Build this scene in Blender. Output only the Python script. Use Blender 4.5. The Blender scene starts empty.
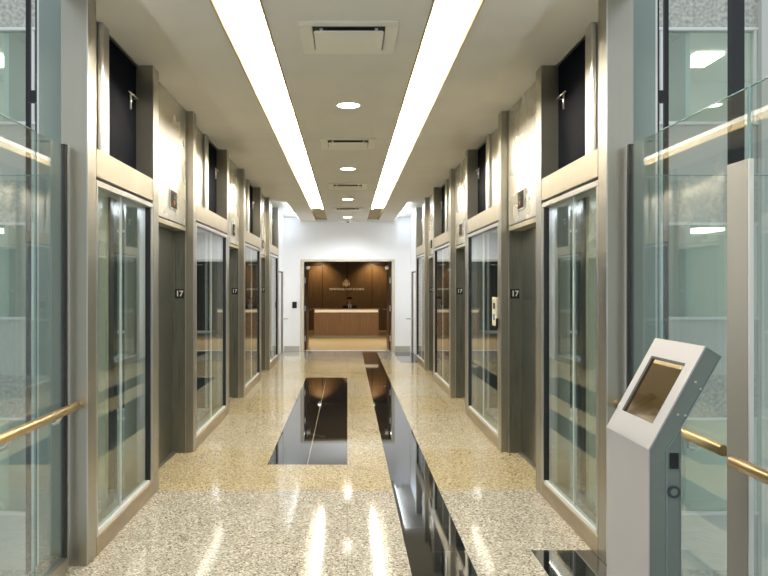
import bpy, bmesh, math, random
from mathutils import Vector, Matrix
random.seed(4)
C = bpy.context.scene.collection
PI = math.pi
F = 740.0; CX = 347.2; CY = 286.0; EYE = 1.61

# ------------------------------------------------------------------ materials
def mat(name, col, rough=.5, metal=0.0, spec=.5, emit=None, es=0.0, coat=0.0):
    m = bpy.data.materials.new(name); m.use_nodes = True
    b = m.node_tree.nodes['Principled BSDF']
    b.inputs['Base Color'].default_value = (*col, 1)
    b.inputs['Roughness'].default_value = rough
    b.inputs['Metallic'].default_value = metal
    b.inputs['Specular IOR Level'].default_value = spec
    b.inputs['Coat Weight'].default_value = coat
    if emit:
        b.inputs['Emission Color'].default_value = (*emit, 1)
        b.inputs['Emission Strength'].default_value = es
    return m
def nodes(m):
    return m.node_tree.nodes, m.node_tree.links, m.node_tree.nodes['Principled BSDF']
def noise_tint(m, scale, c1, c2, stretch=(1, 1, 1), detail=3, bump=0.0, rough=None, lo=.35, hi=.65):
    n, l, b = nodes(m)
    tc = n.new('ShaderNodeTexCoord'); mp = n.new('ShaderNodeMapping'); mp.inputs['Scale'].default_value = stretch
    nz = n.new('ShaderNodeTexNoise'); nz.inputs['Scale'].default_value = scale; nz.inputs['Detail'].default_value = detail
    cr = n.new('ShaderNodeValToRGB')
    cr.color_ramp.elements[0].position = lo; cr.color_ramp.elements[0].color = (*c1, 1)
    cr.color_ramp.elements[1].position = hi; cr.color_ramp.elements[1].color = (*c2, 1)
    l.new(tc.outputs['Object'], mp.inputs['Vector']); l.new(mp.outputs['Vector'], nz.inputs['Vector'])
    l.new(nz.outputs['Fac'], cr.inputs['Fac']); l.new(cr.outputs['Color'], b.inputs['Base Color'])
    if rough:
        mr = n.new('ShaderNodeMapRange'); mr.inputs['To Min'].default_value = rough[0]; mr.inputs['To Max'].default_value = rough[1]
        l.new(nz.outputs['Fac'], mr.inputs['Value']); l.new(mr.outputs['Result'], b.inputs['Roughness'])
    if bump:
        bp = n.new('ShaderNodeBump'); bp.inputs['Strength'].default_value = bump; bp.inputs['Distance'].default_value = .01
        l.new(nz.outputs['Fac'], bp.inputs['Height']); l.new(bp.outputs['Normal'], b.inputs['Normal'])
    return m

M = {}
M['steel'] = noise_tint(mat('brushed_steel', (.6, .58, .53), .3, .85), 5, (.40, .38, .32), (.42, .40, .34), (90, 90, .4), 2, 0, (.27, .31))
M['steel_wavy'] = noise_tint(mat('rolled_steel', (.6, .58, .53), .25, .6), 1.6, (.60, .57, .49), (.68, .65, .56), (1, 1, 1.4), 2, .06, (.22, .32))
M['jamb'] = noise_tint(mat('jamb_steel', (.3, .3, .26), .3, .9), 5, (.25, .25, .21), (.28, .28, .235), (90, 90, .4), 2, 0, (.24, .32))
M['steel_bright'] = noise_tint(mat('satin_steel', (.75, .73, .7), .32, 1), 8, (.62, .61, .58), (.66, .65, .62), (30, 30, .2), 2)
M['door_steel'] = noise_tint(mat('door_steel', (.5, .5, .45), .3, 1), 5, (.26, .27, .235), (.285, .29, .255), (90, 90, .4), 2, 0, (.26, .34))
M['header'] = noise_tint(mat('pale_header', (.7, .64, .48), .42, .6), 4, (.50, .45, .34), (.55, .495, .38), (1, 1, 1), 2)
M['sill'] = noise_tint(mat('bronze_sill', (.42, .35, .24), .4, .8), 5, (.40, .33, .23), (.5, .42, .3), (3, .5, 3), 2)
M['white_metal'] = mat('white_metal', (.8, .8, .78), .35)
M['rubber'] = mat('black_gasket', (.012, .012, .014), .5)
M['brass'] = mat('brushed_brass', (.6, .45, .24), .36, .9)
M['post'] = mat('post_paint', (.36, .355, .33), .45, .2)
M['ceiling'] = noise_tint(mat('ceiling_plaster', (.6, .55, .45), .85), 2, (.69, .67, .615), (.72, .70, .64), (1, 1, 1), 2)
M['white_wall'] = mat('white_paint', (.91, .92, .94), .7)
M['base'] = mat('grey_base', (.45, .44, .4), .45)
M['black'] = mat('matte_black', (.008, .008, .009), .5)
M['dark_glass'] = mat('dark_glass', (.004, .005, .009), .6, 0, .02)
M['trough'] = mat('trough_paint', (.42, .33, .17), .6)
M['lamp'] = mat('lamp_diffuser', (.9, .9, .88), .5, emit=(1, .95, .85), es=2.6)
M['tube'] = mat('fluorescent_tube', (.9, .9, .88), .5, emit=(1, .95, .85), es=100)
M['down'] = mat('downlight_lens', (.9, .9, .88), .5, emit=(1, .93, .8), es=16)
M['fill'] = mat('added_fill_diffuser', (.8, .85, .9), .5, emit=(.78, .88, 1), es=16)
M['vent'] = mat('vent_enamel', (.78, .76, .68), .5)
M['slot'] = mat('slot_shadow_grey', (.06, .06, .05), .7)
M['cream'] = mat('cream_paint', (.62, .57, .46), .6)
M['green_panel'] = mat('grey_green_panel', (.28, .34, .31), .35)
M['kiosk_silver'] = mat('kiosk_silver', (.50, .49, .505), .42, .3)
M['kiosk_grey'] = mat('kiosk_grey', (.2, .235, .22), .5, .1)
M['kiosk_edge'] = mat('kiosk_seam', (.3, .4, .42), .4, .4)
M['screen'] = mat('screen_glass', (.03, .022, .01), .04, 0, .8)
M['screen_glow'] = mat('screen_brown', (.07, .046, .018), .03, 0, .8)
M['tan_floor'] = mat('tan_carpet', (.5, .38, .2), .6)
M['suit'] = mat('dark_suit', (.012, .012, .016), .8)
M['shirt'] = mat('white_shirt', (.85, .85, .85), .7)
M['tie'] = mat('dark_tie', (.05, .02, .03), .6)
M['skin'] = mat('skin', (.8, .42, .27), .5)
M['hair'] = mat('dark_hair', (.012, .01, .008), .6)
M['gold'] = mat('gold_metal', (.9, .78, .5), .4, .15)
M['letter'] = mat('pale_letters', (.86, .84, .8), .5)
M['plate_black'] = mat('plate_black', (.01, .01, .01), .4)
M['plate_bronze'] = mat('plate_bronze', (.03, .02, .014), .7, 0, .1)
M['ivory'] = mat('ivory_plate', (.75, .68, .52), .4)
M['fascia'] = mat('pale_stone', (.9, .86, .74), .4)
M['blue_lens'] = mat('blue_lens', (.2, .35, .5), .2)
M['red_lens'] = mat('red_lens', (.45, .1, .03), .2)
M['dark_steel'] = mat('dark_rail_steel', (.03, .028, .03), .35, .6)
M['car'] = noise_tint(mat('car_dark_green', (.03, .05, .045), .3), 3, (.012, .022, .018), (.035, .055, .048), (4, 4, .3), 2)
M['room_wall'] = mat('office_wall', (.72, .72, .62), .8)
M['room_light'] = mat('office_light', (.9, .9, .85), .5, emit=(1, .93, .8), es=5)
M['spandrel'] = mat('beige_spandrel', (.62, .62, .57), .7)
M['dark_column'] = mat('charcoal_column', (.018, .019, .02), .5)
M['concrete'] = noise_tint(mat('stippled_concrete', (.4, .39, .34), .9), 14, (.34, .34, .30), (.68, .67, .61), (1, 1, 1), 4, .4, None, .3, .7)
M['door_wood'] = noise_tint(mat('dark_door_wood', (.06, .02, .01), .35), 4, (.035, .012, .006), (.08, .03, .014), (6, 6, .3), 3)
M['wood'] = noise_tint(mat('walnut_panel', (.2, .1, .04), .4), 5, (.12, .075, .032), (.19, .12, .055), (10, 10, .35), 5)
M['desk_wood'] = noise_tint(mat('desk_veneer', (.3, .16, .06), .4), 5, (.15, .08, .033), (.20, .11, .048), (10, 10, .5), 5)

def wall_wood_seams():
    n, l, b = nodes(M['wood'])
    src = b.inputs['Base Color'].links[0].from_socket
    tc = n.new('ShaderNodeTexCoord'); sx = n.new('ShaderNodeSeparateXYZ'); l.new(tc.outputs['Object'], sx.inputs[0])
    md = n.new('ShaderNodeMath'); md.operation = 'PINGPONG'; md.inputs[1].default_value = .45; l.new(sx.outputs['X'], md.inputs[0])
    lt = n.new('ShaderNodeMath'); lt.operation = 'LESS_THAN'; lt.inputs[1].default_value = .012; l.new(md.outputs[0], lt.inputs[0])
    mx = n.new('ShaderNodeMix'); mx.data_type = 'RGBA'; l.new(lt.outputs[0], mx.inputs['Factor']); l.new(src, mx.inputs['A'])
    mx.inputs['B'].default_value = (.03, .014, .006, 1); l.new(mx.outputs['Result'], b.inputs['Base Color'])
wall_wood_seams()

def glass(name, tint, r0=.05, power=5.0, boost=1.0):
    m = bpy.data.materials.new(name); m.use_nodes = True
    n, l = m.node_tree.nodes, m.node_tree.links; n.clear()
    out = n.new('ShaderNodeOutputMaterial'); mix = n.new('ShaderNodeMixShader')
    tr = n.new('ShaderNodeBsdfTransparent'); tr.inputs['Color'].default_value = (*tint, 1)
    gl = n.new('ShaderNodeBsdfGlossy'); gl.inputs['Roughness'].default_value = .0
    g = n.new('ShaderNodeNewGeometry'); d = n.new('ShaderNodeVectorMath'); d.operation = 'DOT_PRODUCT'
    l.new(g.outputs['Normal'], d.inputs[0]); l.new(g.outputs['Incoming'], d.inputs[1])
    a = n.new('ShaderNodeMath'); a.operation = 'ABSOLUTE'; l.new(d.outputs['Value'], a.inputs[0])
    s = n.new('ShaderNodeMath'); s.operation = 'SUBTRACT'; s.inputs[0].default_value = 1; l.new(a.outputs[0], s.inputs[1])
    p = n.new('ShaderNodeMath'); p.operation = 'POWER'; p.inputs[1].default_value = power; l.new(s.outputs[0], p.inputs[0])
    q = n.new('ShaderNodeMath'); q.operation = 'MULTIPLY_ADD'; q.use_clamp = True
    q.inputs[1].default_value = (1 - r0) * boost; q.inputs[2].default_value = r0; l.new(p.outputs[0], q.inputs[0])
    l.new(q.outputs[0], mix.inputs['Fac']); l.new(tr.outputs[0], mix.inputs[1]); l.new(gl.outputs[0], mix.inputs[2])
    l.new(mix.outputs[0], out.inputs['Surface'])
    return m
M['pane'] = glass('screen_pane', (.84, .90, .87), .06, 4.6)
M['guard'] = glass('guard_pane', (.925, .955, .938), .06, 4.6, 1.25)
M['win'] = glass('window_pane', (.86, .94, .92), .12, 5)
M['glass_edge'] = mat('glass_edge', (.22, .36, .35), .15, 0, .8)

def terrazzo(name, base, dark, light, rough):
    m = mat(name, base, rough, 0, .22)
    n, l, b = nodes(m)
    tc = n.new('ShaderNodeTexCoord')
    v = n.new('ShaderNodeTexVoronoi'); v.inputs['Scale'].default_value = 115; l.new(tc.outputs['Object'], v.inputs['Vector'])
    sp = n.new('ShaderNodeSeparateColor'); l.new(v.outputs['Color'], sp.inputs[0])
    cr = n.new('ShaderNodeValToRGB'); cr.color_ramp.interpolation = 'CONSTANT'
    e = cr.color_ramp.elements
    e[0].position = 0; e[0].color = (*dark, 1); e[1].position = .16; e[1].color = (*[x * .8 for x in base], 1)
    for pos, c in ((.34, base), (.7, [min(1, x * 1.12) for x in base]), (.84, light)):
        k = e.new(pos); k.color = (*c, 1)
    l.new(sp.outputs[0], cr.inputs['Fac'])
    nz = n.new('ShaderNodeTexNoise'); nz.inputs['Scale'].default_value = 3; l.new(tc.outputs['Object'], nz.inputs['Vector'])
    mr = n.new('ShaderNodeMapRange'); mr.inputs['To Min'].default_value = .9; mr.inputs['To Max'].default_value = 1.08
    l.new(nz.outputs['Fac'], mr.inputs['Value'])
    # fine slab joint along the corridor's middle and every 1.46 m across
    mx = n.new('ShaderNodeVectorMath'); mx.operation = 'SCALE'; l.new(cr.outputs['Color'], mx.inputs[0]); l.new(mr.outputs['Result'], mx.inputs['Scale'])
    sx = n.new('ShaderNodeSeparateXYZ'); l.new(tc.outputs['Object'], sx.inputs[0])
    ab = n.new('ShaderNodeMath'); ab.operation = 'ABSOLUTE'; l.new(sx.outputs['X'], ab.inputs[0])
    lt = n.new('ShaderNodeMath'); lt.operation = 'LESS_THAN'; lt.inputs[1].default_value = .002; l.new(ab.outputs[0], lt.inputs[0])
    m2 = n.new('ShaderNodeMix'); m2.data_type = 'RGBA'; l.new(lt.outputs[0], m2.inputs['Factor']); l.new(mx.outputs[0], m2.inputs['A'])
    m2.inputs['B'].default_value = (*[x * .45 for x in base], 1)
    l.new(m2.outputs['Result'], b.inputs['Base Color'])
    return m
M['terr_warm'] = terrazzo('terrazzo_gold', (.50, .405, .24), (.17, .12, .055), (.72, .63, .42), .085)  # three band tones: partly slab colour, partly bay light painted in
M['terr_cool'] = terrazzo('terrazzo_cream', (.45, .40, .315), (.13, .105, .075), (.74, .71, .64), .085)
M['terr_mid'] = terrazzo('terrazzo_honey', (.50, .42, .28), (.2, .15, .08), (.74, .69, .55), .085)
def granite():
    m = mat('black_granite', (.012, .013, .014), .03, 0, .9)
    n, l, b = nodes(m)
    tc = n.new('ShaderNodeTexCoord'); sx = n.new('ShaderNodeSeparateXYZ'); l.new(tc.outputs['Object'], sx.inputs[0])
    def line(axis, off, per, w):
        ad = n.new('ShaderNodeMath'); ad.operation = 'ADD'; ad.inputs[1].default_value = off; l.new(sx.outputs[axis], ad.inputs[0])
        pp = n.new('ShaderNodeMath'); pp.operation = 'PINGPONG'; pp.inputs[1].default_value = per / 2; l.new(ad.outputs[0], pp.inputs[0])
        lt = n.new('ShaderNodeMath'); lt.operation = 'LESS_THAN'; lt.inputs[1].default_value = w; l.new(pp.outputs[0], lt.inputs[0]); return lt
    # joints of the granite tiles: every 0.457 m along, and at x = -0.36
    a = line('Y', -4.482, .4572, .0022)
    ad = n.new('ShaderNodeMath'); ad.operation = 'ADD'; ad.inputs[1].default_value = .36; l.new(sx.outputs['X'], ad.inputs[0])
    ab = n.new('ShaderNodeMath'); ab.operation = 'ABSOLUTE'; l.new(ad.outputs[0], ab.inputs[0])
    lt = n.new('ShaderNodeMath'); lt.operation = 'LESS_THAN'; lt.inputs[1].default_value = .004; l.new(ab.outputs[0], lt.inputs[0])
    h = n.new('ShaderNodeMath'); h.operation = 'MULTIPLY'; h.inputs[1].default_value = .35; l.new(a.outputs[0], h.inputs[0])
    mxx = n.new('ShaderNodeMath'); mxx.operation = 'MAXIMUM'; l.new(h.outputs[0], mxx.inputs[0]); l.new(lt.outputs[0], mxx.inputs[1])
    m2 = n.new('ShaderNodeMix'); m2.data_type = 'RGBA'; l.new(mxx.outputs[0], m2.inputs['Factor'])
    m2.inputs['A'].default_value = (.012, .013, .014, 1); m2.inputs['B'].default_value = (.4, .34, .24, 1)
    l.new(m2.outputs['Result'], b.inputs['Base Color'])
    return m
M['granite'] = granite()

# ------------------------------------------------------------------ mesh helpers (world coordinates)
def box(bm, x0, x1, y0, y1, z0, z1, mi=0):
    x0, x1 = sorted((x0, x1)); y0, y1 = sorted((y0, y1)); z0, z1 = sorted((z0, z1))
    v = [bm.verts.new((x, y, z)) for x in (x0, x1) for y in (y0, y1) for z in (z0, z1)]
    for f in ((0, 1, 3, 2), (4, 6, 7, 5), (0, 4, 5, 1), (2, 3, 7, 6), (0, 2, 6, 4), (1, 5, 7, 3)):
        fc = bm.faces.new([v[i] for i in f]); fc.material_index = mi
    return bm
def prism(bm, pts, axis, a, b):
    """pts: 2-D outline; extruded along axis 'x','y' or 'z' from a to b"""
    def P(p, t):
        return {'y': (p[0], t, p[1]), 'x': (t, p[0], p[1]), 'z': (p[0], p[1], t)}[axis]
    A = [bm.verts.new(P(p, a)) for p in pts]; B = [bm.verts.new(P(p, b)) for p in pts]
    n = len(pts)
    bm.faces.new(A); bm.faces.new(B[::-1])
    for i in range(n): bm.faces.new((A[i], B[i], B[(i + 1) % n], A[(i + 1) % n]))
    bmesh.ops.recalc_face_normals(bm, faces=bm.faces)
    return bm
def tube(bm, pts, r, seg=14, cap=True):
    pts = [Vector(p) for p in pts]; rings = []
    rr = r if isinstance(r, (list, tuple)) else [r] * len(pts)
    for i, p in enumerate(pts):
        d = (pts[min(i + 1, len(pts) - 1)] - pts[max(i - 1, 0)]).normalized()
        u = d.orthogonal().normalized() if abs(d.z) > .9 else Vector((0, 0, 1)).cross(d).normalized()
        w = d.cross(u)
        rings.append([bm.verts.new(p + rr[i] * (math.cos(2 * PI * k / seg) * u + math.sin(2 * PI * k / seg) * w)) for k in range(seg)])
    for a, b in zip(rings, rings[1:]):
        for k in range(seg):
            f = bm.faces.new((a[k], a[(k + 1) % seg], b[(k + 1) % seg], b[k])); f.smooth = True
    if cap: bm.faces.new(rings[0][::-1]); bm.faces.new(rings[-1])
    bmesh.ops.recalc_face_normals(bm, faces=bm.faces)
    return bm
def ring(bm, c, r0, r1, h, axis='z', seg=32):
    """flat annulus / disc plate with thickness"""
    c = Vector(c); out = []
    ax = {'x': (Vector((0, 1, 0)), Vector((0, 0, 1)), Vector((1, 0, 0))), 'y': (Vector((1, 0, 0)), Vector((0, 0, 1)), Vector((0, 1, 0))),
          'z': (Vector((1, 0, 0)), Vector((0, 1, 0)), Vector((0, 0, 1)))}[axis]
    for rr, t in ((r1, 0), (r1, h), (r0, h), (r0, 0)):
        out.append([bm.verts.new(c + rr * (math.cos(2 * PI * k / seg) * ax[0] + math.sin(2 * PI * k / seg) * ax[1]) + t * ax[2]) for k in range(seg)])
    for q in range(4):
        a, b = out[q], out[(q + 1) % 4]
        for k in range(seg): bm.faces.new((a[k], a[(k + 1) % seg], b[(k + 1) % seg], b[k]))
    bmesh.ops.recalc_face_normals(bm, faces=bm.faces)
    return bm
def B(): return bmesh.new()
def wloc(p):
    v = Vector((0, 0, 0))
    while p is not None: v = v + p.location; p = p.parent
    return v
def obj(name, bm, m, parent=None, bevel=0.0):
    me = bpy.data.meshes.new(name)
    if parent is not None:
        bmesh.ops.translate(bm, vec=-wloc(parent), verts=bm.verts)
    bm.to_mesh(me); bm.free()
    for k in (m if isinstance(m, (list, tuple)) else [m]): me.materials.append(k)
    o = bpy.data.objects.new(name, me); C.objects.link(o)
    if parent is not None: o.parent = parent
    if bevel:
        bv = o.modifiers.new('bevel', 'BEVEL'); bv.width = bevel; bv.segments = 2; bv.limit_method = 'ANGLE'
    return o
def tag(o, label=None, cat=None, group=None, kind=None):
    if label: o['label'] = label
    if cat: o['category'] = cat
    if group: o['group'] = group
    if kind: o['kind'] = kind
    return o
def empty(name, loc, label=None, cat=None, group=None, kind=None):
    o = bpy.data.objects.new(name, None); C.objects.link(o); o.location = loc; o.empty_display_size = .1
    return tag(o, label, cat, group, kind)
def text_mesh(name, s, size, m, parent, loc, rot, extrude=.002, offset=0.0, align='CENTER', xscale=1.0):
    cu = bpy.data.curves.new(name, 'FONT'); cu.body = s; cu.size = size; cu.extrude = extrude; cu.offset = offset
    cu.align_x = align; cu.align_y = 'CENTER'
    t = bpy.data.objects.new('tmp_text', cu); C.objects.link(t)
    bpy.context.view_layer.update()
    me = bpy.data.meshes.new_from_object(t.evaluated_get(bpy.context.evaluated_depsgraph_get()))
    bpy.data.objects.remove(t); me.name = name; me.materials.clear(); me.materials.append(m)
    me.transform(Matrix.Diagonal((xscale, 1, 1, 1)))
    me.transform(Matrix.Translation(Vector(loc)) @ rot.to_matrix().to_4x4())
    if parent is not None: me.transform(Matrix.Translation(-wloc(parent)))
    o = bpy.data.objects.new(name, me); C.objects.link(o)
    if parent is not None: o.parent = parent
    return o
from mathutils import Euler
ORD = ['nearest', 'second nearest', 'third nearest', 'farthest']
SIDE = {-1: 'left', 1: 'right'}

# ------------------------------------------------------------------ corridor layout (metres; y = distance from the camera)
XW = 1.49; XT = 1.56; XD = 1.69; XR = 1.60
ZC = 3.205; ZS = 3.305           # middle ceiling, higher side ceilings
PER = 3.5
END = 16.1; BACK = 18.3
A = [5.68 + PER * k for k in range(3)]        # pier at far end of each glazed bay
Bc = [7.17 + PER * k for k in range(3)]       # pier after each lift door

# floor ---------------------------------------------------------------
def floor():
    bm = B()
    xs = sorted([-XD - .1, -.72, 0, .36, .725, 1.12, XD + .1]); 
    ys = sorted([-3, 1.5, 4.51, 5.84, 6.67, 7.3, 9.33, 10.83, 12.83, 13.0, 14.33, 15.5, 16.3, 18.0, BACK + .06])
    for i in range(len(xs) - 1):
        for j in range(len(ys) - 1):
            x = (xs[i] + xs[i + 1]) / 2; y = (ys[j] + ys[j + 1]) / 2
            warm = any(a < y < b for a, b in ((5.84, 7.3), (9.33, 10.83), (12.83, 14.33), (14.33, 16.3)))  # bands also carry the glazed bays' cool daylight in their colour
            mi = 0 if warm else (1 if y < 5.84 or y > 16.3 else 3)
            if -.72 < x < 0 and 6.67 < y < 13.0: mi = 2
            if .36 < x < .725 and y < 18.0: mi = 2
            if x > 1.12 and (y < 4.51 or 15.5 < y < 18.0): mi = 2
            v = [bm.verts.new(p) for p in ((xs[i], ys[j], 0), (xs[i + 1], ys[j], 0), (xs[i + 1], ys[j + 1], 0), (xs[i], ys[j + 1], 0))]
            f = bm.faces.new(v); f.material_index = mi
    bmesh.ops.remove_doubles(bm, verts=bm.verts, dist=1e-4)
    r = bmesh.ops.extrude_face_region(bm, geom=list(bm.faces))
    bmesh.ops.translate(bm, vec=(0, 0, -.25), verts=[g for g in r['geom'] if isinstance(g, bmesh.types.BMVert)])
    bmesh.ops.recalc_face_normals(bm, faces=bm.faces)
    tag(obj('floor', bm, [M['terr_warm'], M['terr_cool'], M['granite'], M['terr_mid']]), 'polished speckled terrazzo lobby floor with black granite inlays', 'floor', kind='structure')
floor()

# ceiling --------------------------------------------------------------
LI, LO = .49, .754; LEND = 18.0; LY0 = 1.2
def ceiling():
    bm = B(); t = .22
    box(bm, -LI, LI, -3, BACK, ZC, ZC + t)
    for s in (-1, 1):
        box(bm, s * LO, s * 1.15, -3, BACK, ZC, ZC + t)
        box(bm, s * LI, s * LO, LEND, BACK, ZC, ZC + t)
        box(bm, s * LI, s * LO, -3, LY0, ZC, ZC + t)
        box(bm, s * 1.15, s * 1.66, -3, 4.43, ZS, ZS + .12); box(bm, s * 1.15, s * 1.78, 4.53, BACK, ZS, ZS + .12); box(bm, s * 1.15, s * 1.655, 4.43, 4.53, ZS, ZS + .12)
    box(bm, -1.655, 1.655, -3, 4.6, ZS + .121, ZS + .3); box(bm, -1.78, 1.78, 4.6, BACK, ZS + .121, ZS + .3)
    tag(obj('ceiling', bm, M['ceiling']), 'tan plaster lobby ceiling with raised side strips', 'ceiling', kind='structure')
ceiling()
for s in (-1, 1):
    t = empty('linear_ceiling_light', (s * .622, 6.5, ZC), 'long glowing recessed light strip on the %s half of the ceiling' % SIDE[s], 'ceiling light', 'long light strips in the ceiling')
    bm = B(); box(bm, s * (LI + .001), s * (LO - .001), LY0 + .01, 15.75, ZC + .06, ZC + .075); obj('diffuser', bm, M['lamp'], t)
    bm = B(); tube(bm, [(s * .53, LY0 + .02, ZC + .046), (s * .53, 15.7, ZC + .046)], .013, 12); obj('tube', bm, M['tube'], t)
    bm = B()
    for a, b in ((LI - .012, LI - .0002), (LO + .0002, LO + .012)): box(bm, s * a, s * b, LY0 + .01, LEND, ZC - .006, ZC - .0005)
    obj('lip', bm, M['trough'], t)
    bm = B()
    for a, b in ((LI + .0005, LI + .004), (LO - .004, LO - .0005)): box(bm, s * a, s * b, LY0 + .01, LEND - .002, ZC + .001, ZC + .1)
    box(bm, s * (LI + .0005), s * (LO - .0005), 15.76, LEND - .002, ZC + .06, ZC + .075)
    obj('trough', bm, M['trough'], t)

# vents and downlights ----------------------------------------------------
for k in range(4):
    y = 4.745 + 3.525 * k
    t = empty('ceiling_vent', (0.01, y, ZC), 'square off-white ceiling air diffuser, %s to the viewer of the four' % ORD[k] if k != 3 else 'square off-white ceiling air diffuser closest to the white end wall', 'vent', 'air diffusers along the ceiling')
    h = .305; bm = B(); x = .01
    for a, b, c, d in ((x - h, x + h, y - h, y - h + .075), (x - h, x + h, y + h - .08, y + h), (x - h, x - h + .08, y - h + .08, y + h - .08), (x + h - .08, x + h, y - h + .08, y + h - .08)):
        box(bm, a, b, c, d, ZC - .012, ZC - .0005)
    obj('frame', bm, M['vent'], t, .002)
    bm = B(); box(bm, x - h + .081, x + h - .081, y - h + .081, y + h - .081, ZC - .004, ZC - .0006); obj('dark_slot', bm, M['slot'], t)
    bm = B(); q = .204; w = .235
    vs = [bm.verts.new(p) for p in ((x - q - .012, y - q, ZC - .036), (x + q + .012, y - q, ZC - .036), (x + q + .012, y + q, ZC - .036), (x - q - .012, y + q, ZC - .036))]
    vt = [bm.verts.new(p) for p in ((x - w + .03, y - w + .03, ZC - .028), (x + w - .03, y - w + .03, ZC - .028), (x + w - .03, y + w - .03, ZC - .028), (x - w + .03, y + w - .03, ZC - .028))]
    bm.faces.new(vs); bm.faces.new(vt[::-1])
    for i in range(4): bm.faces.new((vs[i], vt[i], vt[(i + 1) % 4], vs[(i + 1) % 4]))
    for sx in (-1, 1):
        for sy in (-1, 1): box(bm, x + sx * .17 - .01, x + sx * .17 + .01, y + sy * .17 - .01, y + sy * .17 + .01, ZC - .029, ZC - .0042)
    bmesh.ops.recalc_face_normals(bm, faces=bm.faces)
    obj('plate', bm, M['vent'], t)
for k in range(4):
    y = 6.52 + 3.54 * k
    t = empty('downlight', (.01, y, ZC), 'round recessed downlight, %s to the viewer along the ceiling' % ORD[k] if k != 3 else 'round recessed downlight nearest the white end wall', 'ceiling light', 'round downlights down the ceiling centre')
    bm = B(); ring(bm, (.01, y, ZC - .006), .098, .112, .0055); obj('trim_ring', bm, M['vent'], t)
    bm = B(); ring(bm, (.01, y, ZC - .004), .0005, .097, .0035); obj('lens', bm, M['down'], t)
    L = bpy.data.lights.new('downlight_lamp', 'SPOT'); L.energy = 130 if k == 3 else 15; L.color = (.93, .96, 1) if k == 3 else (1, .95, .88); L.spot_size = 2.7; L.spot_blend = .7; L.shadow_soft_size = .08
    lo = bpy.data.objects.new('downlight_lamp', L); C.objects.link(lo); lo.parent = t; lo.location = (0, 0, -.03)
t = empty('smoke_detector', (.02, 17.75, ZC), 'small smoke detector on the ceiling by the end wall', 'smoke detector')
bm = B(); tube(bm, [(.02, 17.75, ZC), (.02, 17.75, ZC - .04), (.02, 17.75, ZC - .055)], [.07, .065, .04], 20); obj('housing', bm, M['white_metal'], t)
bm = B(); tube(bm, [(.02, 17.75, ZC - .055), (.02, 17.75, ZC - .075)], .025, 16); obj('sensor', bm, M['black'], t)

# ------------------------------------------------------------------ the two lift walls
wn = [0]; dn = [0]
def pier(s, y0, y1, x0, x1, label, top=ZS):
    t = empty('steel_pier', (s * (x0 + x1) / 2, (y0 + y1) / 2, 0), label, 'column', 'stainless piers along the lift walls')
    bm = B(); box(bm, s * x0, s * x1, y0, y1, 0, top - .001)
    obj('cladding', bm, M['steel'], t, .004)
    bm = B()   # slim corner bead that catches light
    box(bm, s * (x0 - .003), s * (x0 + .004), y0 - .003, y0 + .004, 0.001, top - .002); obj('corner_bead', bm, M['steel_bright'], t)
def glazed_bay(s, y0, y1, k):
    wn[0] += 1
    w = empty('window_%d' % wn[0], (s * XW, (y0 + y1) / 2, 0), 'glazed lift shaft screen, %s on the %s wall' % (ORD[k], SIDE[s]), 'glass screen', kind='structure')
    bm = B(); box(bm, s * XW, s * 1.62, y0, y1, 0, .112); obj('sill', bm, M['sill'], w, .003)
    bm = B(); box(bm, s * (XW + .012), s * (XW + .05), y0 + .02, y1 - .05, .113, .135); obj('glazing_bead', bm, M['white_metal'], w)
    bm = B(); box(bm, s * XW, s * 1.62, y0, y1, 2.262, 2.43); obj('header', bm, M['header'], w, .003)
    bm = B(); box(bm, s * (XW + .02), s * 1.61, y0, y1, 2.243, 2.261); box(bm, s * (XW + .006), s * (XW + .045), y1 - .062, y1 - .047, .136, 2.205)
    obj('gasket', bm, M['rubber'], w)
    bm = B(); box(bm, s * XW, s * 1.6, y0, y1, 2.207, 2.242)
    box(bm, s * XW, s * 1.6, y1 - .046, y1, .113, 2.206); box(bm, s * XW, s * 1.6, y0, y0 + .03, .113, 2.206)
    obj('frame', bm, M['steel_bright'], w, .002)
    ym = (y0 + y1) / 2 if k else 4.95
    for a, b in ((y0 + .031, ym - .004), (ym + .004, y1 - .063)):
        bm = B(); box(bm, s * (XW + .024), s * (XW + .034), a, b, .136, 2.206); obj('pane', bm, M['pane'], w)
    bm = B(); box(bm, s * (XW + .022), s * (XW + .036), ym - .0038, ym + .0038, .137, 2.205); obj('joint', bm, M['white_metal'], w)
    # upper wall behind the header + dark clerestory light
    lo = 4.88 if k == 0 else y1 - .81
    if k == 3: lo = y1 - .55
    wn[0] += 1
    c = empty('window_%d' % wn[0], (s * XR, (lo + y1) / 2, 2.431), 'dark clerestory opening above the %s glass screen on the %s' % (ORD[k], SIDE[s]), 'clerestory window', kind='structure')
    bm = B(); box(bm, s * (XR + .02), s * (XR + .04), lo, y1, 2.432, ZS - .013); obj('dark_pane', bm, M['dark_glass'], c)
    bm = B(); box(bm, s * XR, s * (XR + .045), lo, y1, ZS - .012, ZS - .001); obj('head_trim', bm, M['steel'], c)
    bm = B(); zb = 3.02; xb = XR - .02
    tube(bm, [(s * (XR + .02), y1 - .1, zb), (s * xb, y1 - .1, zb), (s * xb, y1 - .32, zb)], .006, 8)
    tube(bm, [(s * xb, y1 - .28, zb), (s * xb, y1 - .28, zb - .12)], .008, 8)
    obj('bracket', bm, M['steel_bright'], c)
    return lo
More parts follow.
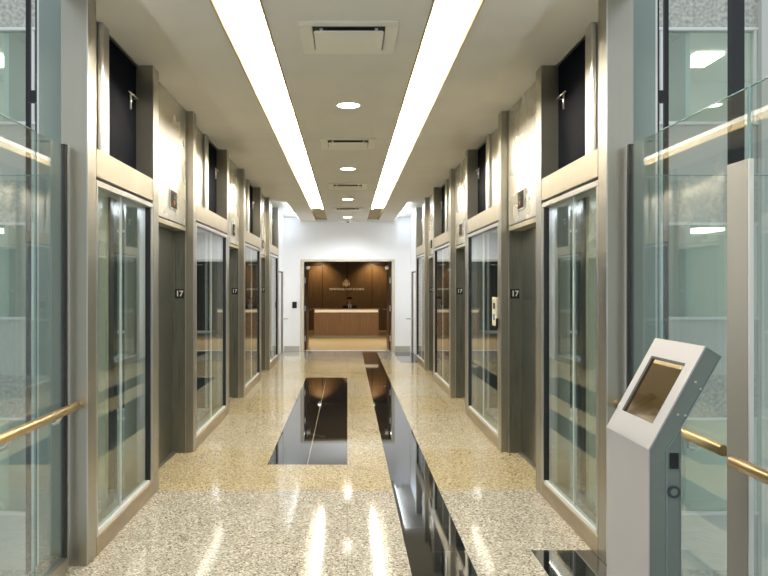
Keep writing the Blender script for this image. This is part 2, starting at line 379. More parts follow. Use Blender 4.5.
def lift_door(s, y0, y1, k):
    dn[0] += 1
    d = empty('door_%d' % dn[0], (s * XD, (y0 + y1) / 2, 0), 'stainless lift door, %s on the %s wall' % (ORD[k], SIDE[s]), 'lift door', kind='structure')
    ym = (y0 + y1) / 2
    for a, b in ((y0 - .0, ym - .002), (ym + .002, y1)):
        bm = B(); box(bm, s * XD, s * (XD + .035), a, b, .012, 2.2); obj('leaf', bm, M['door_steel'], d, .003)
    bm = B(); box(bm, s * XT, s * (XD - .002), y0 - .0, y1, 2.14, 2.18); obj('lintel', bm, M['header'], d, .003)
    bm = B(); box(bm, s * (XT + .01), s * (XD - .002), y0, y1, 2.181, 2.192); obj('shadow_gap', bm, M['rubber'], d)
    bm = B(); box(bm, s * XT, s * (XD - .001), y0, y1, 2.193, ZS - .001); obj('transom', bm, M['steel_wavy'], d)
    bm = B(); box(bm, s * (XT), s * (XD + .03), y1 + .001, y1 + .03, 0, 2.1395); obj('jamb', bm, M['jamb'], d, .003)
    bm = B(); box(bm, s * (XT - .006), s * (XT + .002), y1 - .012, y1 + .0005, 0, ZS - .002); obj('jamb_bead', bm, M['steel_bright'], d)
    bm = B(); box(bm, s * (XD - .04), s * (XD - .001), y0, y1, 0.0005, .011); obj('threshold', bm, M['steel'], d)
    # floor number sign on the return
    xs = s * 1.617
    t = empty('floor_number_sign', (xs, y1 - .001, 1.535), 'black square sign reading 17 beside the %s lift door on the %s' % (ORD[k], SIDE[s]), 'sign', 'floor number signs by the lifts')
    bm = B(); box(bm, xs - .043, xs + .043, y1 - .006, y1 - .0005, 1.49, 1.58); obj('plate', bm, M['plate_black'], t, .001)
    text_mesh('numerals', '17', .075, M['letter'], t, (xs, y1 - .0075, 1.535), Euler((PI / 2, 0, 0)), .001, .0022, xscale=.95)
    # hall lantern on the transom
    yl = y0 + .75; xl = XT
    t = empty('hall_lantern', (s * xl, yl, 2.38), 'small bronze hall lantern above the %s lift door on the %s' % (ORD[k], SIDE[s]), 'indicator light', 'hall lanterns above the lift doors')
    bm = B(); box(bm, s * (xl - .012), s * (xl - .0005), yl - .12, yl + .12, 2.29, 2.47); obj('frame', bm, M['steel_bright'], t, .006)
    bm = B(); box(bm, s * (xl - .016), s * (xl - .0125), yl - .1, yl + .105, 2.305, 2.455); obj('face', bm, M['plate_bronze'], t)
    for q, (dz, mm) in enumerate(((.03, 'black'), (-.03, 'red_lens'))):
        bm = B(); sg = 1 if q == 0 else -1
        prism(bm, [(yl - .03, 2.38 + dz - .02 * sg), (yl + .05, 2.38 + dz - .02 * sg), (yl + .01, 2.38 + dz + .022 * sg)], 'x', s * (xl - .019), s * (xl - .0165)); obj('arrow', bm, M[mm], t)

for s in (-1, 1):
    side = SIDE[s]
    # first big pier nearest the camera
    pier(s, 4.25, 4.40, 1.492, 1.645, 'wide stainless pier on the %s, closest to the viewer beside the glass guard' % side)
    bays = [(4.40, A[0])] + [(b + .13, a) for b, a in zip(Bc, A[1:] + [15.95])]
    los = []
    for k, (a, b) in enumerate(bays):
        los.append(glazed_bay(s, a + .001, b - .001, k))
    for k in range(3):
        pier(s, A[k], A[k] + .17, XW, XD + .02, 'stainless pier on the %s between the %s glass screen and its lift door' % (side, ORD[k]))
        pier(s, Bc[k], Bc[k] + .13, XW, XD + .02, 'narrow stainless pier on the %s just beyond the %s lift door' % (side, ORD[k]))
        lift_door(s, A[k] + .171, Bc[k] - .0315, k)
    pier(s, 15.95, END, XW, XD + .02, 'last stainless pier on the %s where the white wall begins' % side)
    # upper wall
    bm = B()
    for k, (a, b) in enumerate(bays):
        box(bm, s * XR, s * (XR + .04), a + .002, los[k] - .001, 2.431, ZS - .001)
        box(bm, s * (XR - .035), s * (XR - .001), los[k] - .14, los[k] - .003, 2.431, ZS - .001)
    tag(obj('wall_' + side, bm, M['steel_bright'], None, .012), 'stainless cladding above the glass screens on the %s' % side, 'wall', kind='structure')

# call station on the right wall -------------------------------------------
t = empty('call_station', (1.486, 7.42, 1.22), 'ivory lift call panel on the right pier frame', 'call panel')
bm = B(); box(bm, 1.474, 1.4885, 7.315, 7.53, 1.21, 1.50); obj('plate', bm, M['ivory'], t, .003)
for z, mm in ((1.41, 'black'), (1.30, 'blue_lens')):
    bm = B(); box(bm, 1.470, 1.4735, 7.39, 7.46, z - .03, z + .03); obj('button', bm, M[mm], t)
bm = B(); box(bm, 1.468, 1.4885, 7.300, 7.314, 1.19, 1.29); obj('key_guard', bm, M['plate_bronze'], t)

# ------------------------------------------------------------------ end of the corridor: white walls, doors
bm = B()
box(bm, -3.2, -1.07, BACK, BACK + .16, 0, ZS + .3); box(bm, 1.10, 3.2, BACK, BACK + .16, 0, ZS + .3); box(bm, -1.07, 1.10, BACK, BACK + .16, 2.24, ZS + .3)
tag(obj('wall_back', bm, M['white_wall']), 'white end wall around the reception doorway', 'wall', kind='structure')
for s in (-1, 1):
    side = SIDE[s]; xw = 1.56
    bm = B(); box(bm, s * xw, s * (xw + .12), END + .001, 16.88, 0, ZS); box(bm, s * xw, s * (xw + .12), 17.86, BACK - .001, 0, ZS)
    box(bm, s * xw, s * (xw + .12), 16.88, 17.86, 1.96, ZS)
    tag(obj('wall_end_' + side, bm, M['white_wall']), 'short white side wall at the far end, %s' % side, 'wall', kind='structure')
    d = empty('door_%d' % (7 + (s > 0)), (s * xw, 17.5, 0), 'white side door with lever handle at the far %s' % side, 'door', kind='structure')
    bm = B(); box(bm, s * (xw + .03), s * (xw + .07), 16.885, 17.80, .01, 1.93); obj('leaf', bm, M['white_wall'], d)
    bm = B(); box(bm, s * (xw - .012), s * (xw + .1), 17.805, 17.855, 0, 1.955); obj('frame', bm, M['jamb'], d)
    bm = B(); tube(bm, [(s * (xw + .03), 17.62, .83), (s * (xw - .06), 17.62, .83), (s * (xw - .1), 17.60, .83), (s * (xw - .16), 17.5, .84)], .016, 10); obj('handle', bm, M['steel_bright'], d)
    bm = B(); box(bm, s * 1.18, s * 1.559, BACK - .014, BACK - .0005, .0, .125)
    tag(obj('baseboard_' + side, bm, M['base']), 'grey baseboard on the end wall, %s of the doorway' % side, 'baseboard', kind='structure')
bm = B(); x0 = (294.6 - CX) * BACK / F; box(bm, x0 - .055, x0 + .055, BACK - .03, BACK - .0005, 1.06, 1.22)
t = tag(obj('card_reader', bm, M['plate_black'], None, .008), 'black card reader on the white end wall left of the doorway', 'card reader')
# reception doorway
d = empty('door_9', (.015, BACK, 0), 'open double doorway to reception', 'door', kind='structure')
bm = B(); xl, xr = -1.07, 1.10
box(bm, xl - .085, xl, BACK - .02, BACK + .18, 0, 2.27); box(bm, xr, xr + .075, BACK - .02, BACK + .18, 0, 2.27); box(bm, xl, xr, BACK - .02, BACK + .18, 2.215, 2.27)
obj('frame', bm, M['cream'], d, .004)
for s, xe in ((-1, xl + .005), (1, xr - .015)):
    bm = B(); box(bm, xe, xe - s * .05, BACK + .19, BACK + 1.15, 0.01, 2.2); lf = obj('leaf', bm, M['door_wood'], d, .003)
    for z in (.3, 1.05, 1.75): 
        bm = B(); box(bm, xe + s * .002 - s*.03, xe + s*.003 - s * .001, BACK + .155, BACK + .189, z - .07, z + .07); obj('hinge', bm, M['steel_bright'], lf)
    bm = B(); box(bm, xe - s * .05, xe - s * .13, BACK + .22, BACK + .5, 2.03, 2.1)
    tube(bm, [(xe - s * .09, BACK + .4, 2.12), (xe - s * .4, BACK + .22, 2.14), (xe - s * .5, BACK + .17, 2.14)], .014, 8); obj('closer', bm, M['steel_bright'], lf)
    bm = B(); tube(bm, [(xe - s * .05, BACK + 1.05, 1.0), (xe - s * .12, BACK + 1.05, 1.0), (xe - s * .12, BACK + .92, 1.0)], .014, 10); obj('handle', bm, M['steel_bright'], lf)
bm = B(); box(bm, xl + .05, xr - .05, BACK + .061, BACK + .2, -.1, .004)
tag(obj('trim_1', bm, M['white_metal']), 'pale threshold strip under the reception doorway', 'threshold', kind='structure')

for s in (-1, 1):
    t = empty('added_fill_light', (s * 1.3, 17.3, ZS), 'added cool white cove light above the end of the corridor, %s side' % SIDE[s], 'ceiling light', 'cove lights added by the end wall')
    bm = B(); box(bm, s * 1.151, s * 1.16, 15.0, 18.0, ZC + .012, ZS - .004); obj('diffuser', bm, M['fill'], t)  # unseen glowing strip added to brighten the end wall
bm = B(); box(bm, -1.9, 1.9, -3.1, -3, 0, ZS + .3)  # unseen wall added so the steel piers reflect a darker interior
tag(obj('wall_added_rear', bm, M['base']), 'added grey wall closing the lobby behind the viewer', 'wall', kind='structure')
# ------------------------------------------------------------------ reception
RZ = 26.8
bm = B(); box(bm, -3.6, 3.6, BACK + .2, RZ + .1, -.1, 0); tag(obj('floor_reception', bm, M['tan_floor']), 'tan floor of the reception room', 'floor', kind='structure')
bm = B(); box(bm, -3.6, 3.6, BACK + .16, RZ + .1, 2.62, 2.75); tag(obj('ceiling_reception', bm, mat('reception_ceiling', (.2, .17, .12), .8)), 'dark ceiling of the reception room', 'ceiling', kind='structure')
bm = B(); box(bm, -3.6, 3.6, RZ, RZ + .1, 0, 2.62); tag(obj('wall_reception', bm, M['wood']), 'dark walnut panelled wall behind the reception desk', 'wall', kind='structure')
for s in (-1, 1):
    bm = B(); box(bm, s * 3.5, s * 3.6, BACK + .16, RZ, 0, 2.62); tag(obj('wall_reception_' + SIDE[s], bm, M['wood']), 'wood side wall of reception, %s' % SIDE[s], 'wall', kind='structure')
DY = 22.7
t = empty('reception_desk', (-.02, DY + .35, 0), 'long walnut reception desk with pale lit fascia beneath its top', 'desk')
bm = B(); box(bm, -1.02, .97, DY, DY + .06, .09, .80); box(bm, -1.02, -.96, DY + .06, DY + .8, .09, .8); box(bm, .91, .97, DY + .06, DY + .8, .09, .8); obj('front_panel', bm, M['desk_wood'], t, .004)
bm = B(); box(bm, -1.0, .95, DY - .003, DY + .3, .801, .885); obj('fascia', bm, M['fascia'], t)
bm = B(); box(bm, -1.06, 1.01, DY - .004, DY + .34, .886, .915); obj('counter', bm, M['desk_wood'], t, .004)
bm = B(); box(bm, -.94, .89, DY + .06, DY + .8, .70, .735); obj('worktop', bm, M['desk_wood'], t)
bm = B(); box(bm, -1.06, 1.0, DY - .02, DY + .1, 0.001, .089); obj('plinth', bm, mat('desk_plinth', (.22, .2, .14), .5), t)
# lettering and crest on the wood wall
t = empty('wall_lettering', (0, RZ, 1.5), 'pale metal letters reading THE PROVINCIAL COURT OF ALBERTA on the wood wall', 'lettering')
lt = text_mesh('letters', 'THE PROVINCIAL COURT OF ALBERTA', .098, M['letter'], t, (-.02, RZ - .012, 1.49), Euler((PI / 2, 0, 0)), .006, .0045, xscale=.74)
t = empty('wall_crest', (-.03, RZ, 1.61), 'small gold crest mounted above the letters', 'crest')
cx = -.035; bm = B()
prism(bm, [(cx - .085, 1.74), (cx + .085, 1.74), (cx + .08, 1.66), (cx + .045, 1.605), (cx, 1.58), (cx - .045, 1.605), (cx - .08, 1.66)], 'y', RZ - .03, RZ - .001); obj('shield', bm, M['gold'], t, .004)
bm = B(); prism(bm, [(cx - .06, 1.75), (cx + .06, 1.75), (cx + .075, 1.84), (cx + .035, 1.80), (cx, 1.90), (cx - .035, 1.80), (cx - .075, 1.84)], 'y', RZ - .03, RZ - .001); obj('crown', bm, M['gold'], t)
for s in (-1, 1):
    bm = B(); prism(bm, [(cx + s * .09, 1.6), (cx + s * .125, 1.62), (cx + s * .13, 1.72), (cx + s * .11, 1.78), (cx + s * .095, 1.72)], 'y', RZ - .026, RZ - .001); obj('supporter', bm, M['gold'], t)
for x, w in ((-.98, 'left'), (.93, 'right')):
    t = empty('reception_spotlight', (x, RZ - .55, 2.62), 'recessed warm spotlight over the wood wall, %s of the crest' % w, 'spotlight', 'spotlights washing the wood wall')
    bm = B(); ring(bm, (x, RZ - .55, 2.6), .06, .09, .0195); obj('trim_ring', bm, M['white_metal'], t)
    bm = B(); ring(bm, (x, RZ - .55, 2.605), .0005, .059, .01); obj('lens', bm, M['down'], t)
    L = bpy.data.lights.new('reception_lamp', 'SPOT'); L.energy = 60; L.color = (1, .68, .35); L.spot_size = 1.9; L.spot_blend = .8; L.shadow_soft_size = .05
    lo = bpy.data.objects.new('reception_lamp', L); C.objects.link(lo); lo.parent = t; lo.location = (0, .0, -.05); lo.rotation_euler = (math.radians(28), 0, 0)
for i, (x, y) in enumerate(((-1.2, 21.2), (1.2, 21.2))):  # unseen lamps added to light the reception desk
    t = empty('added_reception_downlight', (x, y, 2.62), 'added round downlight in the reception ceiling in front of the desk, %s one' % ('left', 'right')[i], 'ceiling light', 'added reception downlights')
    bm = B(); ring(bm, (x, y, 2.6), .0005, .1, .0195); obj('lens', bm, M['down'], t)
    L = bpy.data.lights.new('reception_fill', 'SPOT'); L.energy = 230; L.color = (1, .85, .65); L.spot_size = 2.3; L.spot_blend = .6; L.shadow_soft_size = .1
    lo = bpy.data.objects.new('reception_fill', L); C.objects.link(lo); lo.parent = t; lo.location = (0, 0, -.04)

# office chair + seated person
PX, PY = .08, 23.75
t = empty('office_chair', (PX, PY + .12, 0), 'black office chair behind the reception desk', 'chair')
bm = B(); box(bm, PX - .23, PX + .23, PY - .1, PY + .32, .33, .385); obj('seat', bm, M['suit'], t, .02)
bm = B(); box(bm, PX - .2, PX + .2, PY + .3, PY + .35, .5, .98); obj('backrest', bm, M['suit'], t, .02)
bm = B(); tube(bm, [(PX, PY + .12, .08), (PX, PY + .12, .33)], .03); obj('post', bm, M['dark_steel'], t)
bm = B()
for k in range(5): 
    a = 2 * PI * k / 5; tube(bm, [(PX, PY + .12, .09), (PX + .28 * math.cos(a), PY + .12 + .28 * math.sin(a), .03)], [.025, .018], 8)
obj('star_base', bm, M['dark_steel'], t)
def skin_mesh(name, verts, edges, radii, m, parent, root=0, sub=2):
    me = bpy.data.meshes.new(name); p = wloc(parent)
    me.from_pydata([Vector(v) - p for v in verts], edges, []); o = bpy.data.objects.new(name, me); C.objects.link(o); o.parent = parent
    me.materials.append(m)
    sk = o.modifiers.new('skin', 'SKIN'); sk.use_smooth_shade = True
    sv = me.skin_vertices[0].data
    for i, r in enumerate(radii):
        sv[i].radius = r if isinstance(r, tuple) else (r, r)
        sv[i].use_root = (i == root)
    sb = o.modifiers.new('sub', 'SUBSURF'); sb.levels = sub; sb.render_levels = sub
    return o
t = empty('person', (PX, PY, 0), 'person in dark suit and white shirt seated behind the reception desk', 'person')
X, Y = PX, PY
V = [(X, Y + .12, .52), (X, Y + .10, .70), (X, Y + .08, .90), (X, Y + .07, .985), (X, Y + .055, 1.04), (X, Y + .03, 1.10), (X, Y + .03, 1.17), (X, Y + .035, 1.205)]
E = [(i, i + 1) for i in range(7)]
R = [(.15, .12), (.13, .10), (.14, .10), (.07, .06), (.05, .05), (.062, .078), (.074, .09), (.055, .065)]
for s in (-1, 1):
    b = len(V)
    V += [(X + s * .17, Y + .08, .93), (X + s * .22, Y - .02, .74), (X + s * .12, Y - .24, .775), (X + s * .09, Y - .31, .775)]
    E += [(2, b), (b, b + 1), (b + 1, b + 2), (b + 2, b + 3)]; R += [.055, .04, .03, .028]
    for q in range(5):
        c = len(V); dx = (q - 2) * .014; ln = (.05, .06, .065, .06, .045)[q]
        if q == 0 and s > 0 or q == 4 and s < 0: dx *= 1.5; ln = .035
        V += [(X + s * .09 + dx, Y - .345, .775), (X + s * .09 + dx * 1.2, Y - .345 - ln, .765)]; E += [(b + 3, c), (c, c + 1)]; R += [.010, .008]
    c = len(V); V += [(X + s * .09, Y + .05, .5), (X + s * .11, Y - .36, .5), (X + s * .11, Y - .36, .08), (X + s * .11, Y - .5, .045)]
    E += [(0, c), (c, c + 1), (c + 1, c + 2), (c + 2, c + 3)]; R += [.085, .06, .04, .035]
body = skin_mesh('body', V, E, R, M['skin'], t)
V2 = [(X, Y + .12, .5), (X, Y + .1, .7), (X, Y + .08, .88), (X, Y + .075, .965)]
E2 = [(0, 1), (1, 2), (2, 3)]; R2 = [(.18, .14), (.16, .125), (.175, .125), (.09, .08)]
for s in (-1, 1):
    b = len(V2); V2 += [(X + s * .185, Y + .08, .925), (X + s * .235, Y - .02, .74), (X + s * .13, Y - .23, .78)]; E2 += [(2, b), (b, b + 1), (b + 1, b + 2)]; R2 += [.072, .058, .042]
    c = len(V2); V2 += [(X + s * .09, Y + .05, .5), (X + s * .11, Y - .36, .5), (X + s * .11, Y - .36, .1)]; E2 += [(0, c), (c, c + 1), (c + 1, c + 2)]; R2 += [.1, .075, .055]
skin_mesh('suit', V2, E2, R2, M['suit'], t)
bm = B(); prism(bm, [(X - .05, 1.02), (X + .05, 1.02), (X + .055, .95), (X + .012, .80), (X - .012, .80), (X - .055, .95)], 'y', Y - .062, Y + .03); obj('shirt', bm, M['shirt'], t, .008)
bm = B(); prism(bm, [(X - .012, 1.0), (X + .012, 1.0), (X + .018, .83), (X, .81), (X - .018, .83)], 'y', Y - .07, Y - .0625); obj('tie', bm, M['tie'], t)
bm = B(); bmesh.ops.create_uvsphere(bm, u_segments=24, v_segments=16, radius=1)
for v in list(bm.verts):
    v.co = Vector((X + v.co.x * .086, Y + .045 + v.co.y * .105, 1.185 + v.co.z * .085))
bmesh.ops.delete(bm, geom=[v for v in bm.verts if (v.co.z < 1.19 and v.co.y < Y + .02) or v.co.z < 1.11], context='VERTS')
obj('hair', bm, M['hair'], t).modifiers.new('thick', 'SOLIDIFY').thickness = .012
for s in (-1, 1): bm = B(); tube(bm, [(X + s * .073, Y + .04, 1.175), (X + s * .082, Y + .045, 1.165), (X + s * .078, Y + .04, 1.13)], [.008, .014, .007], 8); obj('ear', bm, M['skin'], t)
bm = B(); tube(bm, [(X, Y - .058, 1.165), (X, Y - .075, 1.135), (X, Y - .062, 1.127)], [.006, .011, .008], 8); obj('nose', bm, M['skin'], t)
for s in (-1, 1):
    bm = B(); bmesh.ops.create_uvsphere(bm, u_segments=10, v_segments=8, radius=.009, matrix=Matrix.Translation((X + s * .028, Y - .052, 1.16))); obj('eye', bm, M['hair'], t)
bm = B(); box(bm, X - .02, X + .02, Y - .055, Y - .047, 1.095, 1.101); obj('mouth', bm, M['red_lens'], t)

# ------------------------------------------------------------------ glass guards by the camera
XG = 1.60; GT = 2.40
gy = [(2.95, 3.79), (1.2, 2.93), (-.6, 1.18)]
for s in (-1, 1):
    for k, (a, b) in enumerate(gy[:2] if s < 0 else gy[:2]):
        if s < 0: lab = ['tall glass guard panel on the left against the steel edge strip', 'tall glass guard panel at the far left edge of the photo'][k]
        else: lab = ['tall glass guard panel on the right, behind the kiosk', 'tall glass guard panel at the far right edge, beyond the kiosk post'][k]
        t = empty('glass_guard', (s * XG, (a + b) / 2, 0), lab, 'glass panel', 'tall glass guards')
        bm = B(); box(bm, s * (XG - .004), s * (XG + .004), a + .004, b - .004, .082, GT); obj('pane', bm, M['guard'], t)
        bm = B()
        box(bm, s * (XG - .0045), s * (XG + .0045), a, a + .0014, .082, GT + .001); box(bm, s * (XG - .0045), s * (XG + .0045), b - .0014, b, .082, GT + .001)
        box(bm, s * (XG - .0045), s * (XG + .0045), a, b, GT + .0012, GT + .005)
        obj('polished_edge', bm, M['glass_edge'], t)
        bm = B(); box(bm, s * (XG - .03), s * (XG + .03), a, b, 0.001, .081); obj('shoe', bm, M['steel'], t, .003)
    # short return light between guard and pier, with black upright
    t = empty('glass_guard', (s * XG, 3.9, 0), 'narrow glass infill between the tall guard and the %s pier' % SIDE[s], 'glass panel', 'tall glass guards')
    bm = B(); box(bm, s * (XG - .004), s * (XG + .004), 3.80, 4.165, .082, GT); obj('pane', bm, M['guard'], t)
    bm = B(); box(bm, s * (XG - .012), s * (XG + .012), 4.166, 4.195, .002, GT + .01); obj('upright', bm, M['rubber'], t)
    bm = B(); box(bm, s * (XG - .014), s * (XG + .0), 4.196, 4.21, .002, GT + .01); obj('edge_strip', bm, M['steel_bright'], t)
    bm = B(); box(bm, s * (XG - .03), s * (XG + .03), 3.80, 4.165, 0.001, .081); obj('shoe', bm, M['steel'], t, .003)
    # cross panel behind
    t = empty('cross_glass', (s * 2.0, 4.15, 0), 'lower glass panel set across behind the tall guard on the %s' % SIDE[s], 'glass panel')
    bm = B(); box(bm, s * 1.72, s * 2.45, 4.3, 4.31, -.2, 2.25); obj('pane', bm, M['guard'], t)
    bm = B(); box(bm, s * 1.72, s * 2.45, 4.299, 4.311, 2.2505, 2.256); obj('polished_edge', bm, M['glass_edge'], t)
    # grey-green painted strip beside the pier
    t = empty('shaft_fascia', (s * 1.79, 4.5, 0), 'grey-green painted vertical strip beside the %s pier' % SIDE[s], 'panel')
    bm = B(); box(bm, s * 1.66, s * 1.845, 4.43, 4.52, -3, 6.5); obj('panel', bm, M['green_panel'], t)
    bm = B(); box(bm, s * 1.846, s * 1.862, 4.44, 4.52, -3, 6.5); obj('edge', bm, M['white_metal'], t)
    bm = B(); box(bm, s * 1.863, s * 1.93, 4.46, 4.5, 2.72, 2.79); obj('clamp', bm, M['dark_steel'], t)
    # handrail
    t = empty('handrail', (s * 1.55, 3.5, .93), 'brushed brass handrail along the %s glass guard%s' % (SIDE[s], ', behind the kiosk' if s > 0 else ''), 'handrail', 'brass handrails')
    xh = 1.566 if s > 0 else 1.545
    y0 = 3.075 if s > 0 else 1.9
    bm = B(); tube(bm, [(s * xh, y0, .925), (s * xh, 4.225, .925), (s * xh, 4.24, .925)], [.024, .024, .014], 20); obj('rail', bm, M['brass'], t)
    for yy in (3.4, 4.0):
        bm = B(); tube(bm, [(s * xh, yy, .905), (s * 1.568, yy, .87), (s * 1.592, yy, .86)], .008, 10); obj('bracket', bm, M['steel_bright'], t)
# post + second rail on the right
t = empty('steel_post', (1.585, 3.03, 0), 'flat pale steel post standing right of the kiosk', 'post')
bm = B(); box(bm, 1.572, 1.592, 2.905, 3.065, 0.082, 2.11); obj('blade', bm, M['post'], t, .002)
bm = B(); box(bm, 1.574, 1.592, 2.897, 2.9045, 0.082, 2.11); obj('front_edge', bm, M['white_metal'], t)
t = empty('handrail', (1.5, 2.3, .93), 'near brass handrail starting at the pale post, cut by the right edge', 'handrail', 'brass handrails')
bm = B(); tube(bm, [(1.505, 1.9, .925), (1.505, 2.885, .925), (1.505, 2.90, .925), (1.505, 2.91, .925)], [.024, .024, .018, .008], 20); obj('rail', bm, M['brass'], t)
bm = B(); tube(bm, [(1.508, 2.6, .905), (1.53, 2.6, .87), (1.592, 2.6, .86)], .008, 10); obj('bracket', bm, M['steel_bright'], t)

# ------------------------------------------------------------------ kiosk
S = 1.08; KY0 = 2.5 * S; KY1 = 2.905 * S
def kp(px, py): return ((px - CX) * 2.5 / F * S, EYE - (py - CY) * 2.5 / F * S)
pb = kp(650, 450.7); pt = kp(706.8, 347.2); pk = kp(721.6, 356.8); pj = kp(681.3, 428); xf = pb[0]; xb = pj[0]
t = empty('information_kiosk', ((xf + xb) / 2, (KY0 + KY1) / 2, 0), 'silver floor-standing information kiosk with tilted screen', 'kiosk')
bm = B()
def kk(x, z): return (x, z)
prism(bm, [(xf, 0.03), (xb, 0.03), pj, pk, pt, pb], 'y', KY0 + .003, KY1 - .003); obj('cabinet', bm, M['kiosk_grey'], t, .003)
# silver front skin (body front + sloped head)
nx, nz = (pt[1] - pb[1]), -(pt[0] - pb[0]); L_ = math.hypot(nx, nz); nx /= -L_; nz /= -L_   # outward normal (-x,+z)
th = .004
us = (0, 1)
sl = Vector((pt[0] - pb[0], pt[1] - pb[1])); slen = sl.length; sl.normalize()
def sp(u, v, off=0.0):   # u along y (0 near,1 far), v along slope
    return Vector((pb[0] + sl.x * v * slen + nx * off, KY0 + u * (KY1 - KY0), pb[1] + sl.y * v * slen + nz * off))
def pix_uv(px, py):
    dirv = Vector(((px - CX) / F, 1, -(py - CY) / F)); o = Vector((0, 0, EYE)); n = Vector((nx, 0, nz)); p0 = sp(0, 0)
    tt = (p0 - o).dot(n) / dirv.dot(n); p = o + dirv * tt
    return (p.y - KY0) / (KY1 - KY0), Vector((p.x - pb[0], p.z - pb[1])).dot(sl) / slen
uv = [pix_uv(*q) for q in ((652.6, 356.8), (688.3, 363.9), (654.5, 422.7), (622.7, 412.3))]
u0 = (uv[1][0] + uv[2][0]) / 2; u1 = (uv[0][0] + uv[3][0]) / 2; v1 = (uv[0][1] + uv[1][1]) / 2; v0 = (uv[2][1] + uv[3][1]) / 2
def slab(bm, ua, ub, va, vb, o0, o1):
    q = [sp(a, b, o) for o in (o0, o1) for a, b in ((ua, va), (ub, va), (ub, vb), (ua, vb))]
    v = [bm.verts.new(p) for p in q]
    for f in ((0, 1, 2, 3), (4, 7, 6, 5), (0, 4, 5, 1), (1, 5, 6, 2), (2, 6, 7, 3), (3, 7, 4, 0)): bm.faces.new([v[i] for i in f])
    bmesh.ops.recalc_face_normals(bm, faces=bm.faces)
bm = B(); o0, o1 = .0005, .007
slab(bm, 0, u0, 0, 1, o0, o1); slab(bm, u1, 1, 0, 1, o0, o1); slab(bm, u0, u1, 0, v0, o0, o1); slab(bm, u0, u1, v1, 1, o0, o1)
obj('bezel', bm, M['kiosk_silver'], t)
bm = B(); slab(bm, u0, u1, v0, v1, o0, .0015); obj('screen', bm, M['screen_glow'], t)
bm = B(); slab(bm, u0, u1, v1 - .02, v1, .0017, .0068); slab(bm, u1 - .05, u1, v0, v1 - .021, .0017, .0068); obj('screen_gasket', bm, M['rubber'], t)
bm = B(); prism(bm, [(xf - .005, 0.03), (xf - .0005, 0.03), (pb[0] - .0005, pb[1]), (pb[0] + nx * .0066, pb[1] + nz * .0066 - .001), (xf - .005, pb[1] - .004)], 'y', KY0, KY1); obj('front_panel', bm, M['kiosk_silver'], t)
bm = B(); box(bm, xf - .02, xb + .02, KY0 - .02, KY1 + .02, 0.0, .0295); obj('base_plate', bm, M['kiosk_silver'], t, .004)
xs = kp(667, 0)[0]
bm = B(); box(bm, xs - .0015, xs + .0015, KY0 - .0005, KY0 + .0025, .03, kp(0, 449)[1])
a = Vector((xs, 0, kp(0, 449)[1])); b_ = Vector((xb - .002, 0, kp(0, 430)[1]))
prism(bm, [(a.x - .0015, a.z), (a.x + .0015, a.z - .001), (b_.x, b_.z - .001), (b_.x, b_.z + .002)], 'y', KY0 - .0005, KY0 + .0025)
box(bm, xb - .0015, xb + .0005, KY0 - .0005, KY0 + .0025, .03, pj[1]); obj('seam', bm, M['kiosk_edge'], t)
bm = B(); e0 = Vector(pj); e1 = Vector(pk); e2 = Vector(pt)
for p, q in ((e0, e1), (e1, e2)):
    dd = (q - p).normalized(); nn = Vector((-dd.y, dd.x)) * .0015
    prism(bm, [tuple(p - nn), tuple(q - nn), tuple(q + nn), tuple(p + nn)], 'y', KY0 - .0005, KY0 + .0025)
obj('head_edge', bm, M['kiosk_edge'], t)
bm = B()
for i in range(4):
    xg, zt = kp(670 + i * 2.35, 453); _, zb = kp(0, 469)
    box(bm, xg, xg + .006, KY0 - .0006, KY0 + .0025, zb, zt)
obj('speaker_grille', bm, M['rubber'], t)
lx, lz = kp(674, 492)
bm = B(); ring(bm, (lx, KY0 - .003, lz), .0125 * S, .021 * S, .0055, 'y'); obj('lock_ring', bm, mat('lock_ring', (.06, .07, .07), .4, .3), t)
bm = B(); ring(bm, (lx, KY0 - .002, lz), .0005, .012 * S, .0045, 'y'); obj('lock_core', bm, M['kiosk_grey'], t)
for px, py in ((695.6, 382), (700.3, 388.9), (677.9, 414.6), (685.2, 415.4)):
    x, z = kp(px, py); bm = B(); ring(bm, (x, KY0 - .002, z), .0003, .0042, .0045, 'y', 12); obj('screw', bm, M['steel_bright'], t)

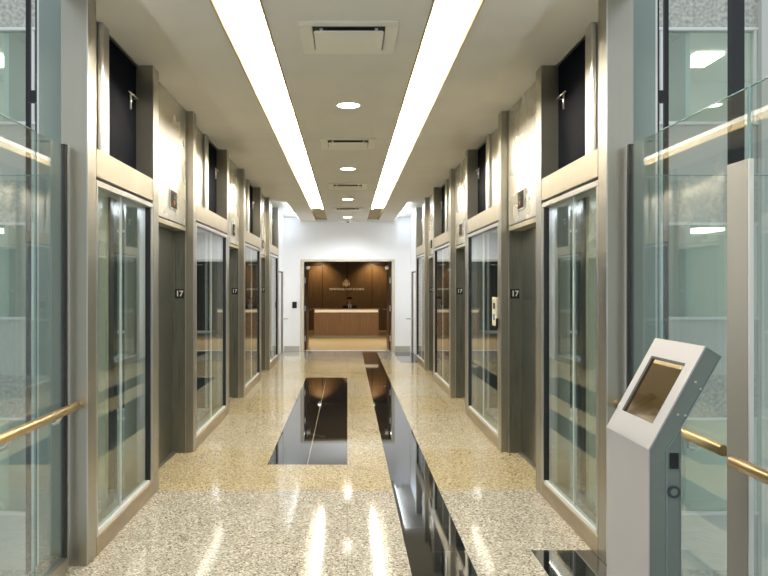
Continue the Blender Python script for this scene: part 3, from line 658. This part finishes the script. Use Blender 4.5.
# ------------------------------------------------------------------ lift shafts and atrium beyond the glass
for s in (-1, 1):
    side = SIDE[s]
    for j, x in enumerate((2.91, 3.0)):
        bm = B(); box(bm, s * x, s * (x + .042), 7.0, 7.03, -4, 8)
        tag(obj('guide_rail', bm, M['dark_steel']), 'dark steel lift guide rail beyond the %s guard, %s of the close pair' % (side, ('inner', 'outer')[j]), 'guide rail', 'lift guide rails')
    for j, (x, y) in enumerate(((1.86, 6.45), (2.08, 6.6), (2.2, 6.8))):
        t = empty('shaft_rail', (s * x, y, -2), 'dark rail in the %s shaft behind the nearest glass screen, %s' % (side, ('closest to the corridor', 'middle one of three', 'deepest inside')[j]), 'guide rail', 'rails inside the shafts')
        bm = B(); box(bm, s * x, s * (x + .05), y, y + .09, -2, 4.5); obj('web', bm, M['dark_steel'], t)
        bm = B(); box(bm, s * (x + .051), s * (x + .062), y + .03, y + .06, -2, 4.5); obj('head', bm, M['steel_bright'], t)
    bm = B(); box(bm, s * 1.70, s * 1.77, 5.2, 5.27, -1, 3.6)
    tag(obj('shaft_post', bm, M['cream']), 'cream post standing inside the %s shaft behind the glass' % side, 'post')
    bm = B(); box(bm, s * 1.73, s * 1.85, 4.7, 5.5, .02, .05); box(bm, s * 1.73, s * 1.85, 4.7, 5.5, .07, .1); box(bm, s * 1.73, s * 1.85, 5.3, 5.5, .0, .1)
    tag(obj('sill_track', bm, M['white_metal']), 'white metal track at the foot of the %s shaft screen' % side, 'track')
    # cars
    for j, y in enumerate((9.55, 13.05)):
        t = empty('lift_car', (s * 2.6, y + .6, 0), 'dark green glazed lift car in the %s shaft, %s one' % (side, ('nearer', 'farther')[j]), 'lift car', 'lift cars in the shafts')
        bm = B(); box(bm, s * 1.78, s * 3.0, y, y + 1.2, 0, 2.6); obj('cabin', bm, M['car'], t, .02)
        bm = B()
        for xx in (1.80, 2.35, 2.9): box(bm, s * xx, s * (xx + .03), y - .015, y - .001, 0, 2.6)
        for zz in (.0, 1.0, 2.3): box(bm, s * 1.78, s * 3.0, y - .02, y - .0155, zz, zz + .035)
        obj('trim', bm, M['steel_bright'], t)
    # atrium facade
    Yf = 15.0; X0, X1 = 2.5, 10.6
    t = empty('atrium_facade', (s * 6, Yf, -8), 'concrete office facade across the atrium, seen through the %s glass' % side, 'building')
    for q in range(-2, 3):
        zs = 4.88 + 3.95 * (q - 1)     # window sill level
        wt = zs + 1.97
        bm = B(); box(bm, s * X0, s * X1, Yf, Yf + .3, wt, wt + .85); obj('concrete_band', bm, M['concrete'], t)
        bm = B(); box(bm, s * X0, s * X1, Yf + .02, Yf + .3, wt + .851, wt + 1.98); obj('spandrel', bm, M['spandrel'], t)
        bm = B(); box(bm, s * X0, s * X1, Yf - .03, Yf + .06, wt - .055, wt - .001); box(bm, s * X0, s * X1, Yf - .05, Yf + .06, zs - .0, zs + .055)
        for xx in (2.5, 4.45, 6.35, 8.25):
            box(bm, s * xx, s * (xx + .05), Yf + .0, Yf + .06, zs + .056, wt - .056)
        obj('window_frame', bm, M['white_metal'], t)
        bm = B(); box(bm, s * X0, s * X1, Yf + .07, Yf + .08, zs, wt); obj('pane', bm, M['win'], t)
        bm = B(); box(bm, s * X0, s * X1, Yf + 4, Yf + 4.1, zs - 1, wt + .6); box(bm, s * X0, s * X1, Yf + .31, Yf + 4, wt + .02, wt + .12); box(bm, s * X0, s * X1, Yf + .31, Yf + 4, zs - 1, zs - .9)
        for i in (2.9, 7.0): box(bm, s * i, s * (i + .1), Yf + .31, Yf + 4, zs - .9, wt + .019)
        obj('office_interior', bm, M['room_wall'], t)
        for xx in (4.6, 7.85):
            bm = B(); box(bm, s * xx, s * (xx + .62), Yf + 1.6, Yf + 2.6, wt - .05, wt + .019); obj('office_light', bm, M['room_light'], t)
    bm = B(); box(bm, s * 8.32, s * 8.9, Yf - .15, Yf - .001, -8, 14); obj('pier', bm, M['spandrel'], t)
bm = B(); box(bm, 5.2, 5.37, 10, 10.12, -8, 12)
tag(obj('atrium_column', bm, M['dark_column']), 'tall charcoal column in the atrium beyond the right guard', 'column')
bm = B(); box(bm, -14, 14, -6, 20, -8.2, -8); tag(obj('floor_atrium', bm, M['spandrel']), 'atrium floor far below', 'floor', kind='structure')

# ------------------------------------------------------------------ world, camera
w = bpy.data.worlds.new('sky'); bpy.context.scene.world = w; w.use_nodes = True
bg = w.node_tree.nodes['Background']; bg.inputs[0].default_value = (.84, .92, .97, 1); bg.inputs[1].default_value = .88
cam = bpy.data.cameras.new('camera'); co = bpy.data.objects.new('camera', cam); C.objects.link(co)
co.location = (0, 0, EYE); co.rotation_euler = (PI / 2, 0, 0)
cam.sensor_width = 36; cam.lens = 36 * F / 768
cam.shift_x = (384 - CX) / 768; cam.shift_y = (CY - 288) / 768
cam.clip_start = .05; cam.clip_end = 200
sc = bpy.context.scene; sc.camera = co
sc.view_settings.view_transform = 'Standard'; sc.view_settings.look = 'None'; sc.view_settings.gamma = 1
sc.view_settings.use_curve_mapping = False; sc.view_settings.exposure = .12
